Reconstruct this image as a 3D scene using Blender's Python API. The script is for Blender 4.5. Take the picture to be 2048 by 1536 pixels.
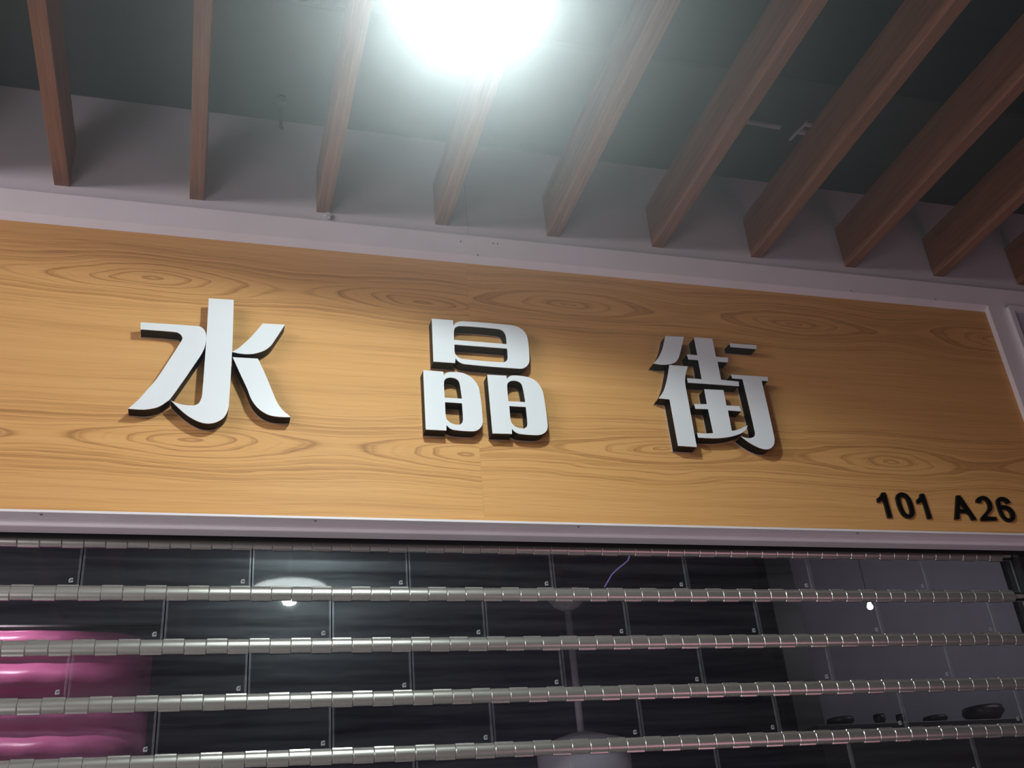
import bpy, bmesh, json, math, random
from mathutils import Vector, Matrix
from mathutils.geometry import tessellate_polygon

for o in list(bpy.data.objects):
    bpy.data.objects.remove(o)
SC = bpy.context.scene
COL = SC.collection
random.seed(7)

# ------------------------------------------------------------------ camera
cam_data = bpy.data.cameras.new('camera')
cam_data.sensor_width = 36.0
cam_data.lens = 2096.6 / 2048 * 36.0
cam_data.clip_start = 0.02
cam = bpy.data.objects.new('camera', cam_data)
COL.objects.link(cam)
RIGHT = Vector((0.95914024, -0.27056023, -0.08274758))
DOWN = Vector((0.05924408, 0.47803874, -0.87633846))
FWD = Vector((0.27665889, 0.83562918, 0.47453529))
m = Matrix((RIGHT, -DOWN, -FWD)).transposed().to_4x4()
m.translation = Vector((0.65353872, -2.61209404, 1.55))
cam.matrix_world = m
SC.camera = cam

# ------------------------------------------------------------------ world, lights, exposure
vs = SC.view_settings
SC.display_settings.display_device = 'sRGB'
vs.view_transform = 'Standard'
vs.look = 'None'
vs.exposure = 0.0
vs.gamma = 1.0
vs.use_curve_mapping = False
SC.cycles.use_denoising = True
SC.cycles.max_bounces = 8
SC.cycles.transparent_max_bounces = 16
SC.cycles.sample_clamp_indirect = 4.0

world = bpy.data.worlds.new('world')
SC.world = world
world.use_nodes = True
bg = world.node_tree.nodes['Background']
bg.inputs['Color'].default_value = (0.80, 0.74, 0.84, 1)
bg.inputs['Strength'].default_value = 0.018

LAMP1 = Vector((1.10, -1.24, 3.27))
LAMP2 = Vector((1.11, -2.69, 3.27))
LAMP_COLOR = (0.88, 1.0, 0.98)


def add_light(name, kind, loc, energy, color, aim=None, **kw):
    d = bpy.data.lights.new(name, kind)
    d.energy = energy
    d.color = color
    for k, v in kw.items():
        setattr(d, k, v)
    o = bpy.data.objects.new(name, d)
    COL.objects.link(o)
    o.location = loc
    if aim is not None:
        o.rotation_euler = (Vector(aim) - Vector(loc)).to_track_quat('-Z', 'Y').to_euler()
    return o


# more ceiling lamps along the left, a pink shop glow, an added low fill
add_light('far_lamp_light', 'AREA', (-2.3, -2.7, 3.25), 56, (1.0, 0.89, 0.94), aim=(0.8, -0.1, 3.3),
          shape='RECTANGLE', size=1.8, size_y=0.5)
add_light('low_fill_light', 'AREA', (-1.8, -3.2, 0.8), 34, (1.0, 0.88, 0.93), aim=(0.6, -0.1, 3.3),
          shape='RECTANGLE', size=2.4, size_y=1.6)  # added fill from below for trim and beam undersides
add_light('pink_shop_light', 'AREA', (3.6, -2.9, 0.6), 7.0, (1.0, 0.44, 0.60), aim=(3.0, -1.0, 3.5),
          shape='RECTANGLE', size=1.8, size_y=1.2)
# inside the closed shop: fills added to brighten the curtain and the partition
add_light('curtain_fill_light', 'SPOT', (0.05, 0.14, 2.78), 30, (1.0, 0.78, 0.90), aim=(0.06, 0.42, 2.2),
          spot_size=math.radians(80), spot_blend=0.95, shadow_soft_size=0.03)
add_light('partition_fill_light', 'AREA', (4.3, 0.50, 2.95), 3.0, (0.92, 0.90, 1.0), aim=(4.2, 1.5, 2.0),
          shape='RECTANGLE', size=1.2, size_y=0.3)


# ------------------------------------------------------------------ material helpers
def new_mat(name):
    mt = bpy.data.materials.new(name)
    mt.use_nodes = True
    nt = mt.node_tree
    nt.nodes.clear()
    out = nt.nodes.new('ShaderNodeOutputMaterial')
    return mt, nt, out


def node(nt, kind, **kw):
    n = nt.nodes.new(kind)
    for k, v in kw.items():
        if k.startswith('i_'):
            key = k[2:]
            key = int(key) if key.isdigit() else key.replace('_', ' ')
            n.inputs[key].default_value = v
        else:
            setattr(n, k, v)
    return n


def math_node(nt, op, a, b=None, c=None):
    n = nt.nodes.new('ShaderNodeMath')
    n.operation = op
    for i, v in enumerate((a, b, c)):
        if v is None:
            continue
        if isinstance(v, (int, float)):
            n.inputs[i].default_value = v
        else:
            nt.links.new(v, n.inputs[i])
    return n.outputs[0]


def ramp(nt, fac, stops, interp='LINEAR'):
    n = nt.nodes.new('ShaderNodeValToRGB')
    n.color_ramp.interpolation = interp
    el = n.color_ramp.elements
    while len(el) < len(stops):
        el.new(0.5)
    for e, (p, c) in zip(el, stops):
        e.position = p
        e.color = (*c, 1) if len(c) == 3 else c
    nt.links.new(fac, n.inputs[0])
    return n.outputs[0]


def coords(nt, scale=(1, 1, 1), loc=(0, 0, 0)):
    t = nt.nodes.new('ShaderNodeTexCoord')
    mp = nt.nodes.new('ShaderNodeMapping')
    mp.inputs['Scale'].default_value = scale
    mp.inputs['Location'].default_value = loc
    nt.links.new(t.outputs['Object'], mp.inputs[0])
    return mp.outputs[0]


def noise(nt, vec, scale, detail=3, rough=0.5):
    n = nt.nodes.new('ShaderNodeTexNoise')
    n.inputs['Scale'].default_value = scale
    n.inputs['Detail'].default_value = detail
    n.inputs['Roughness'].default_value = rough
    nt.links.new(vec, n.inputs['Vector'])
    return n.outputs[0]


def simple_mat(name, color, rough=0.5, metal=0.0, spec=0.5, var=0.06, scale=(8, 8, 8), bump=0.0, bump_scale=200):
    mt, nt, out = new_mat(name)
    b = node(nt, 'ShaderNodeBsdfPrincipled')
    b.inputs['Roughness'].default_value = rough
    b.inputs['Metallic'].default_value = metal
    b.inputs['Specular IOR Level'].default_value = spec
    v = noise(nt, coords(nt, scale), 1.0, 4)
    lo = tuple(max(0, c * (1 - var)) for c in color)
    hi = tuple(min(1, c * (1 + var)) for c in color)
    c = ramp(nt, v, [(0.3, lo), (0.7, hi)])
    nt.links.new(c, b.inputs['Base Color'])
    if bump:
        bp = node(nt, 'ShaderNodeBump', i_Strength=bump, i_Distance=0.001)
        nt.links.new(noise(nt, coords(nt), bump_scale, 3), bp.inputs['Height'])
        nt.links.new(bp.outputs[0], b.inputs['Normal'])
    nt.links.new(b.outputs[0], out.inputs[0])
    return mt


def emit_mat(name, color, strength):
    mt, nt, out = new_mat(name)
    e = node(nt, 'ShaderNodeEmission', i_Strength=strength)
    e.inputs[0].default_value = (*color, 1)
    nt.links.new(e.outputs[0], out.inputs[0])
    return mt


def oak_mat(name, u_top, v_top, u_low, v_low, seed):
    """flat-sawn oak veneer: rows of cathedral 'eyes' at two heights of the board"""
    mt, nt, out = new_mat(name)
    L = nt.links
    t = nt.nodes.new('ShaderNodeTexCoord')
    sep = nt.nodes.new('ShaderNodeSeparateXYZ')
    L.new(t.outputs['Object'], sep.inputs[0])
    X, Z = sep.outputs[0], sep.outputs[2]
    warp = noise(nt, coords(nt, (2.2, 2, 9), (seed, 0, seed)), 1.0, 2)
    warp2 = noise(nt, coords(nt, (9, 2, 60), (seed, 0, seed)), 1.0, 3)
    wz = math_node(nt, 'MULTIPLY', math_node(nt, 'SUBTRACT', warp, 0.5), 0.045)
    wz2 = math_node(nt, 'MULTIPLY', math_node(nt, 'SUBTRACT', warp2, 0.5), 0.007)
    warpx = noise(nt, coords(nt, (1.6, 2, 14), (seed + 3, 0, 1)), 1.0, 2)
    wx = math_node(nt, 'MULTIPLY', math_node(nt, 'SUBTRACT', warpx, 0.5), 0.20)
    Zw = math_node(nt, 'ADD', math_node(nt, 'ADD', Z, wz), wz2)
    Xw = math_node(nt, 'ADD', X, wx)

    def field(u0, v0, period, depth):
        dv = math_node(nt, 'SUBTRACT', Zw, v0)
        ph = math_node(nt, 'MULTIPLY', math_node(nt, 'SUBTRACT', Xw, u0), 2 * math.pi / period)
        c = math_node(nt, 'SUBTRACT', 1.0, math_node(nt, 'COSINE', ph))
        s2 = math_node(nt, 'MULTIPLY', c, depth * depth / 2)
        return math_node(nt, 'SQRT', math_node(nt, 'ADD', math_node(nt, 'MULTIPLY', dv, dv), s2))
    r1 = field(u_top, v_top, 0.78, 0.052)
    r2 = field(u_low, v_low, 0.74, 0.045)
    r = math_node(nt, 'MINIMUM', r1, r2)
    # growth rings: spaced wide near the eye, tighter and fainter away from it
    rr = math_node(nt, 'POWER', r, 0.85)
    def wander(scale, off):
        cx = nt.nodes.new('ShaderNodeCombineXYZ')
        L.new(math_node(nt, 'MULTIPLY', r, scale), cx.inputs[0])
        cx.inputs[1].default_value = seed + off
        return noise(nt, cx.outputs[0], 1.0, 2)
    ring = math_node(nt, 'FRACT', math_node(nt, 'ADD', math_node(nt, 'MULTIPLY', rr, 50.0), math_node(nt, 'MULTIPLY', wander(75, 0), 2.6)))
    prof = ramp(nt, ring, [(0.0, (0.25, 0.25, 0.25)), (0.06, (0, 0, 0)), (0.45, (0.12, 0.12, 0.12)), (0.66, (0.62, 0.62, 0.62)), (0.74, (0.35, 0.35, 0.35)), (0.90, (1, 1, 1)), (1.0, (0.25, 0.25, 0.25))])
    fade = ramp(nt, r, [(0.0, (0.85, 0.85, 0.85)), (0.055, (0.95, 0.95, 0.95)), (0.11, (0.42, 0.42, 0.42)), (0.22, (0.13, 0.13, 0.13))])
    ringw = math_node(nt, 'MULTIPLY', prof, fade)
    # short dark pores and long fibres along the board
    fib = noise(nt, coords(nt, (5, 5, 420), (seed, 0, 0)), 1.0, 4, 0.65)
    fibv = ramp(nt, fib, [(0.32, (0, 0, 0)), (0.72, (1, 1, 1))])
    ringv = math_node(nt, 'MULTIPLY', ringw, math_node(nt, 'ADD', math_node(nt, 'MULTIPLY', wander(60, 9), 1.3), math_node(nt, 'MULTIPLY', fib, 0.55)))
    band = noise(nt, coords(nt, (0.9, 1, 34), (seed, 0, 2)), 1.0, 3, 0.6)
    bandv = ramp(nt, band, [(0.3, (0, 0, 0)), (0.7, (1, 1, 1))])
    tot = math_node(nt, 'ADD', math_node(nt, 'MULTIPLY', ringv, 0.74),
                    math_node(nt, 'ADD', math_node(nt, 'MULTIPLY', fibv, 0.30), math_node(nt, 'MULTIPLY', bandv, 0.20)))
    col = ramp(nt, tot, [(0.0, (0.77, 0.44, 0.172)), (0.35, (0.67, 0.362, 0.130)), (0.75, (0.47, 0.24, 0.085)), (1.0, (0.36, 0.175, 0.060))])
    b = node(nt, 'ShaderNodeBsdfPrincipled')
    b.inputs['Roughness'].default_value = 0.55
    b.inputs['Specular IOR Level'].default_value = 0.25
    L.new(col, b.inputs['Base Color'])
    bp = node(nt, 'ShaderNodeBump', i_Strength=0.12, i_Distance=0.0006)
    L.new(fib, bp.inputs['Height'])
    L.new(bp.outputs[0], b.inputs['Normal'])
    L.new(b.outputs[0], out.inputs[0])
    return mt


def beam_mat():
    mt, nt, out = new_mat('brown_beam_veneer')
    g = noise(nt, coords(nt, (55, 2.2, 55)), 1.0, 5, 0.6)
    g2 = noise(nt, coords(nt, (260, 7, 260)), 1.0, 3, 0.6)
    s = math_node(nt, 'ADD', math_node(nt, 'MULTIPLY', g, 0.65), math_node(nt, 'MULTIPLY', g2, 0.35))
    col = ramp(nt, s, [(0.32, (0.165, 0.070, 0.040)), (0.5, (0.285, 0.132, 0.080)), (0.66, (0.38, 0.19, 0.118))])
    b = node(nt, 'ShaderNodeBsdfPrincipled')
    b.inputs['Roughness'].default_value = 0.5
    b.inputs['Specular IOR Level'].default_value = 0.3
    nt.links.new(col, b.inputs['Base Color'])
    nt.links.new(b.outputs[0], out.inputs[0])
    return mt


def pane_mat(name, rim=False):
    """clear polycarbonate: sharp reflection, a little wiped-on dirt that blurs it"""
    mt, nt, out = new_mat(name)
    L = nt.links
    tr = node(nt, 'ShaderNodeBsdfTransparent')
    tr.inputs[0].default_value = (0.93, 0.94, 0.95, 1)
    gl = node(nt, 'ShaderNodeBsdfGlossy', i_Roughness=0.03)
    fr = node(nt, 'ShaderNodeFresnel')
    geo = node(nt, 'ShaderNodeNewGeometry')      # same reflectance on the sheet's far face: light leaves a thin sheet at the angle it came in
    L.new(math_node(nt, 'MULTIPLY_ADD', geo.outputs['Backfacing'], 1 / 1.5 - 1.5, 1.5), fr.inputs['IOR'])
    mix = node(nt, 'ShaderNodeMixShader')
    L.new(fr.outputs[0], mix.inputs[0])
    L.new(tr.outputs[0], mix.inputs[1])
    L.new(gl.outputs[0], mix.inputs[2])
    oi = node(nt, 'ShaderNodeObjectInfo')
    va = node(nt, 'ShaderNodeVectorMath', operation='ADD')
    L.new(coords(nt, (2.4, 1, 40)), va.inputs[0])
    L.new(math_node(nt, 'MULTIPLY', oi.outputs['Random'], 40.0), va.inputs[1])
    sm = noise(nt, va.outputs[0], 1.0, 5, 0.6)
    smv = ramp(nt, sm, [(0.34, (0.010, 0.010, 0.010)), (0.80, (0.060, 0.060, 0.060))])
    if rim:
        smv = ramp(nt, sm, [(0.3, (0.12, 0.12, 0.12)), (0.7, (0.26, 0.26, 0.26))])
    haze = node(nt, 'ShaderNodeBsdfGlossy', i_Roughness=0.24)
    haze.inputs[0].default_value = (0.75, 0.85, 0.92, 1)
    dif = node(nt, 'ShaderNodeBsdfDiffuse')
    dif.inputs[0].default_value = (0.6, 0.62, 0.66, 1)
    hd = node(nt, 'ShaderNodeMixShader', i_0=0.35 if not rim else 0.4)
    L.new(haze.outputs[0], hd.inputs[1])
    L.new(dif.outputs[0], hd.inputs[2])
    mix2 = node(nt, 'ShaderNodeMixShader')
    L.new(smv, mix2.inputs[0])
    L.new(mix.outputs[0], mix2.inputs[1])
    L.new(hd.outputs[0], mix2.inputs[2])
    L.new(mix2.outputs[0], out.inputs[0])
    return mt


def metal_mat(name, color, rough):
    mt, nt, out = new_mat(name)
    b = node(nt, 'ShaderNodeBsdfPrincipled', i_Metallic=0.80)
    b.inputs['Base Color'].default_value = (*color, 1)
    n1 = noise(nt, coords(nt, (5, 40, 40)), 1.0, 2)
    r = ramp(nt, n1, [(0.3, (rough * 0.92,) * 3), (0.7, (rough * 1.1,) * 3)])
    nt.links.new(r, b.inputs['Roughness'])
    nt.links.new(b.outputs[0], out.inputs[0])
    return mt


OAK1 = oak_mat('oak_board_left', 0.468, 3.235, 0.62, 2.752, 1.3)
OAK2 = oak_mat('oak_board_right', 1.700, 3.270, 2.656, 2.785, 5.1)
BEAM = beam_mat()
WHITE_TRIM = simple_mat('white_painted_trim', (0.84, 0.81, 0.835), 0.45, var=0.03)
WALL = simple_mat('white_painted_wall', (0.62, 0.60, 0.63), 0.7, var=0.04, scale=(3, 3, 3))
CEIL = simple_mat('dark_ceiling_paint', (0.045, 0.05, 0.055), 0.8, var=0.12)
BLACK_CEIL = simple_mat('black_ceiling_void', (0.03, 0.032, 0.036), 0.8, var=0.15)
DUCT = simple_mat('dark_duct_metal', (0.045, 0.048, 0.052), 0.55, var=0.15)
FACE = simple_mat('white_acrylic_face', (0.80, 0.85, 0.87), 0.3, var=0.01)
SIDE = simple_mat('black_letter_return', (0.006, 0.0055, 0.005), 0.45, spec=0.12, var=0.2)
BACK = simple_mat('clear_backing_acrylic', (0.42, 0.42, 0.42), 0.15, var=0.05)
DIGIT = simple_mat('black_acrylic_digit', (0.008, 0.008, 0.008), 0.35, var=0.1)
PANE = pane_mat('clear_polycarbonate')
RIM = pane_mat('polycarbonate_rim', rim=True)
MARK = simple_mat('moulded_mark_haze', (0.35, 0.37, 0.38), 0.3, var=0.3, scale=(300, 300, 300))
HINGE = metal_mat('satin_aluminium', (0.66, 0.66, 0.61), 0.28)
STEEL = metal_mat('screw_steel', (0.32, 0.31, 0.33), 0.4)
BLACK = simple_mat('black_hood', (0.008, 0.008, 0.009), 0.7)
RAIL = simple_mat('black_guide_rail', (0.02, 0.02, 0.022), 0.35)
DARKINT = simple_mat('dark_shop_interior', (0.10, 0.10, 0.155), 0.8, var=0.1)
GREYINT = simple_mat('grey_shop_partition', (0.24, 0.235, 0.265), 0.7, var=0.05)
FLOOR = simple_mat('grey_floor_tile', (0.30, 0.29, 0.30), 0.35, var=0.08)
DIFFUSER = emit_mat('glowing_diffuser', (0.90, 1.0, 0.985), 13.0)
HOUSING = simple_mat('white_lamp_housing', (0.7, 0.7, 0.7), 0.4)
PINK = simple_mat('pink_satin', (0.60, 0.185, 0.37), 0.30, var=0.08)
SIGNGREY = simple_mat('grey_light_box_sheet', (0.46, 0.47, 0.50), 0.5, var=0.04)
PALE = simple_mat('pale_lamp_fabric', (0.55, 0.52, 0.58), 0.7)
DARKOBJ = simple_mat('dark_glaze', (0.03, 0.03, 0.035), 0.4)
NEON = emit_mat('purple_neon', (0.45, 0.32, 0.90), 0.30)
GLINT = emit_mat('white_glint', (1, 1, 1), 6.0)
TAPE = simple_mat('crumpled_tape', (0.6, 0.58, 0.6), 0.2, var=0.2, scale=(120, 120, 120))


# ------------------------------------------------------------------ mesh helpers
def link(name, me, parent=None, loc=(0, 0, 0)):
    o = bpy.data.objects.new(name, me)
    COL.objects.link(o)
    if parent is not None:
        o.parent = parent
    o.location = loc
    return o


def empty(name, loc=(0, 0, 0)):
    o = bpy.data.objects.new(name, None)
    COL.objects.link(o)
    o.location = loc
    o.empty_display_size = 0.05
    return o


def tag(o, label=None, cat=None, group=None, kind=None):
    if label: o['label'] = label
    if cat: o['category'] = cat
    if group: o['group'] = group
    if kind: o['kind'] = kind
    return o


def to_mesh(name, bm, mats, smooth=False):
    me = bpy.data.meshes.new(name)
    bm.normal_update()
    bm.to_mesh(me)
    bm.free()
    for mt in (mats if isinstance(mats, (list, tuple)) else [mats]):
        me.materials.append(mt)
    if smooth:
        for p in me.polygons:
            p.use_smooth = True
    return me


def box(bm, x0, x1, y0, y1, z0, z1, mi=0):
    v = [bm.verts.new(c) for c in ((x0, y0, z0), (x1, y0, z0), (x1, y1, z0), (x0, y1, z0),
                                   (x0, y0, z1), (x1, y0, z1), (x1, y1, z1), (x0, y1, z1))]
    for f in ((0, 3, 2, 1), (4, 5, 6, 7), (0, 1, 5, 4), (1, 2, 6, 5), (2, 3, 7, 6), (3, 0, 4, 7)):
        fc = bm.faces.new([v[i] for i in f])
        fc.material_index = mi


def bevelled(bm, w=0.002, seg=2):
    bmesh.ops.bevel(bm, geom=list(bm.edges), offset=w, segments=seg, affect='EDGES', profile=0.6)


def box_mesh(name, x0, x1, y0, y1, z0, z1, mat, bev=0.0):
    bm = bmesh.new()
    box(bm, x0, x1, y0, y1, z0, z1)
    if bev:
        bevelled(bm, bev)
    return to_mesh(name, bm, mat)


def profile_x(name, prof, x0, x1, mat):
    """a closed (y, z) profile run along X"""
    bm = bmesh.new()
    a = [bm.verts.new((x0, y, z)) for y, z in prof]
    b = [bm.verts.new((x1, y, z)) for y, z in prof]
    n = len(prof)
    for i in range(n):
        j = (i + 1) % n
        bm.faces.new((a[i], a[j], b[j], b[i]))
    bm.faces.new(a[::-1])
    bm.faces.new(b)
    bmesh.ops.recalc_face_normals(bm, faces=bm.faces)
    return to_mesh(name, bm, mat)


def prism(name, loops, yf, yb, mat):
    """outline with holes (tenths of a millimetre in x, z) from front yf to back yb"""
    bm = bmesh.new()
    L = [[Vector((u * 1e-4, v * 1e-4, 0)) for u, v in lp] for lp in loops]
    flat = [q for lp in L for q in lp]
    fr = [bm.verts.new((q.x, yf, q.y)) for q in flat]
    bk = [bm.verts.new((q.x, yb, q.y)) for q in flat]
    for t in tessellate_polygon(L):
        try:
            bm.faces.new([fr[i] for i in t])
            bm.faces.new([bk[i] for i in reversed(t)])
        except ValueError:
            pass
    k = 0
    for lp in L:
        n = len(lp)
        for i in range(n):
            a, b = k + i, k + (i + 1) % n
            bm.faces.new((fr[a], fr[b], bk[b], bk[a]))
        k += n
    bmesh.ops.recalc_face_normals(bm, faces=bm.faces)
    return to_mesh(name, bm, mat)


def lathe(name, prof, mat, seg=32, smooth=True, mats=None):
    """profile of (r, z) turned about Z"""
    bm = bmesh.new()
    rings = []
    for r, z in prof:
        if r < 1e-6:
            rings.append([bm.verts.new((0, 0, z))])
        else:
            rings.append([bm.verts.new((r * math.cos(2 * math.pi * k / seg), r * math.sin(2 * math.pi * k / seg), z)) for k in range(seg)])
    for a, b in zip(rings, rings[1:]):
        for k in range(seg):
            j = (k + 1) % seg
            if len(a) == 1 and len(b) == 1:
                continue
            if len(a) == 1:
                bm.faces.new((a[0], b[j], b[k]))
            elif len(b) == 1:
                bm.faces.new((a[k], a[j], b[0]))
            else:
                bm.faces.new((a[k], a[j], b[j], b[k]))
    bmesh.ops.recalc_face_normals(bm, faces=bm.faces)
    return to_mesh(name, bm, mats or mat, smooth)


def tube(bm, pts, r, seg=8):
    pts = [Vector(q) for q in pts]
    rings = []
    for i, q in enumerate(pts):
        d = (pts[min(i + 1, len(pts) - 1)] - pts[max(i - 1, 0)]).normalized()
        a = d.orthogonal().normalized()
        b = d.cross(a)
        rings.append([bm.verts.new(q + (a * math.cos(2 * math.pi * k / seg) + b * math.sin(2 * math.pi * k / seg)) * r) for k in range(seg)])
    for a, b in zip(rings, rings[1:]):
        # match the ring starts so the tube does not twist
        s = min(range(seg), key=lambda k: (b[k].co - a[0].co).length)
        for k in range(seg):
            bm.faces.new((a[k], a[(k + 1) % seg], b[(k + 1 + s) % seg], b[(k + s) % seg]))
    bm.faces.new(rings[0][::-1])
    bm.faces.new(rings[-1])
    bmesh.ops.recalc_face_normals(bm, faces=bm.faces)


# ------------------------------------------------------------------ the setting
YW = -0.08          # face of the upper wall
YB = -0.10          # face of the oak boards
YT = -0.116         # face of the white trim
XL, XR = -2.0, 5.2

wall = empty('wall_back')
tag(wall, 'white painted wall strip between the sign trim and the dark ceiling', kind='structure')
link('wall_panel', box_mesh('wall_panel', XL, 1.3952, YW, -0.05, 2.56, 3.95, WALL), wall)
link('wall_panel', box_mesh('wall_panel', 1.3968, XR, YW, -0.05, 2.56, 3.95, WALL), wall)

pil = link('wall_right', box_mesh('wall_right', 3.2835, XR, YT, YW - 0.0005, 2.40, 3.4793, WHITE_TRIM))
tag(pil, 'white pillar face right of the oak sign, around the neighbouring light box', kind='structure')

ceil = empty('ceiling')
tag(ceil, 'dark grey ceiling above the wooden beams', kind='structure')
link('soffit', box_mesh('soffit', XL, XR + 1.5, -0.545, -0.0805, 3.877, 3.95, CEIL), ceil)
link('void', box_mesh('void', XL - 1, XR + 1.5, -5.0, -0.545, 4.30, 4.36, BLACK_CEIL), ceil)
link('soffit_edge', box_mesh('soffit_edge', XL, XR + 1.5, -0.56, -0.5455, 3.877, 4.30, BLACK_CEIL), ceil)

fl = link('floor', box_mesh('floor', -3, 6, -6, 3, -0.05, 0, FLOOR))
tag(fl, 'grey tiled corridor floor', kind='structure')

t1 = link('trim_1', profile_x('trim_1', [(YB, 3.3857), (YT, 3.4045), (YT, 3.4793), (YW - 0.0005, 3.4793), (YW - 0.0005, 3.3857)], XL, 3.2822, WHITE_TRIM))
tag(t1, 'white trim along the top of the oak sign', kind='structure')
t2 = link('trim_2', profile_x('trim_2', [(-0.0795, 2.5516), (-0.1135, 2.5516), (-0.1155, 2.5496), (-0.1155, 2.5455), (-0.1148, 2.5445), (-0.083, 2.5452), (-0.0790, 2.5420),
                                          (-0.0765, 2.5270), (-0.0745, 2.5250), (-0.036, 2.5235), (-0.036, 2.530), (-0.0795, 2.535)], XL, XR, WHITE_TRIM))
tag(t2, 'white metal trim along the bottom of the oak sign', kind='structure')
bm = bmesh.new()
for x0, x1, y in ((3.2575, 3.2822, YT),):
    v = [bm.verts.new(c) for c in ((x0, YB, 2.5516), (x0 + 0.004, y, 2.5516), (x1, y, 2.5516), (x1, YW - 0.0005, 2.5516), (x0, YW - 0.0005, 2.5516))]
    w = [bm.verts.new((q.co.x, q.co.y, 3.3857 + (0.0 if i in (0, 4) else 0.0188))) for i, q in enumerate(v)]
    for i in range(5):
        j = (i + 1) % 5
        bm.faces.new((v[i], v[j], w[j], w[i]))
    bm.faces.new(v[::-1])
    bm.faces.new(w)
bmesh.ops.recalc_face_normals(bm, faces=bm.faces)
t3 = link('trim_3', to_mesh('trim_3', bm, WHITE_TRIM))
tag(t3, 'white upright trim at the right end of the oak sign', kind='structure')

# screws in the groove of the bottom trim, small nail holes in the top trim
screw_me = lathe('screw', [(0, -0.0035), (0.0022, -0.0030), (0.0038, -0.0012), (0.0042, 0.0006)], STEEL, 12)
for x in (0.291, 0.93, 1.635, 2.507):
    s = link('screw', screw_me, t2, (x, -0.101, 2.5455))
bm = bmesh.new()
hole_me = lathe('nail_hole', [(0, -0.0006), (0.0022, -0.0006), (0.0022, 0.0006), (0, 0.0006)], BLACK, 10)
for x, z in ((1.359, 3.453), (1.462, 3.458), (1.476, 3.458), (1.410, 3.409), (2.712, 3.410), (3.047, 3.408)):
    h = link('nail_hole', hole_me, t1, (x, YT, z))
    h.rotation_euler = (math.pi / 2, 0, 0)

# ------------------------------------------------------------------ oak sign board
sign = empty('sign_board', (1.0, YB, 2.5516))
tag(sign, 'long oak veneer shop sign board carrying the white characters', 'sign')
SEAM = 1.3740
for x0, x1, mt in ((XL, SEAM - 0.0001, OAK1), (SEAM + 0.0001, 3.2574, OAK2)):
    me = box_mesh('board', x0, x1, YB, YW - 0.0004, 2.5518, 3.3855, mt)
    b = link('board', me, sign)
    b.matrix_parent_inverse = Matrix.Translation(-sign.location)

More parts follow.
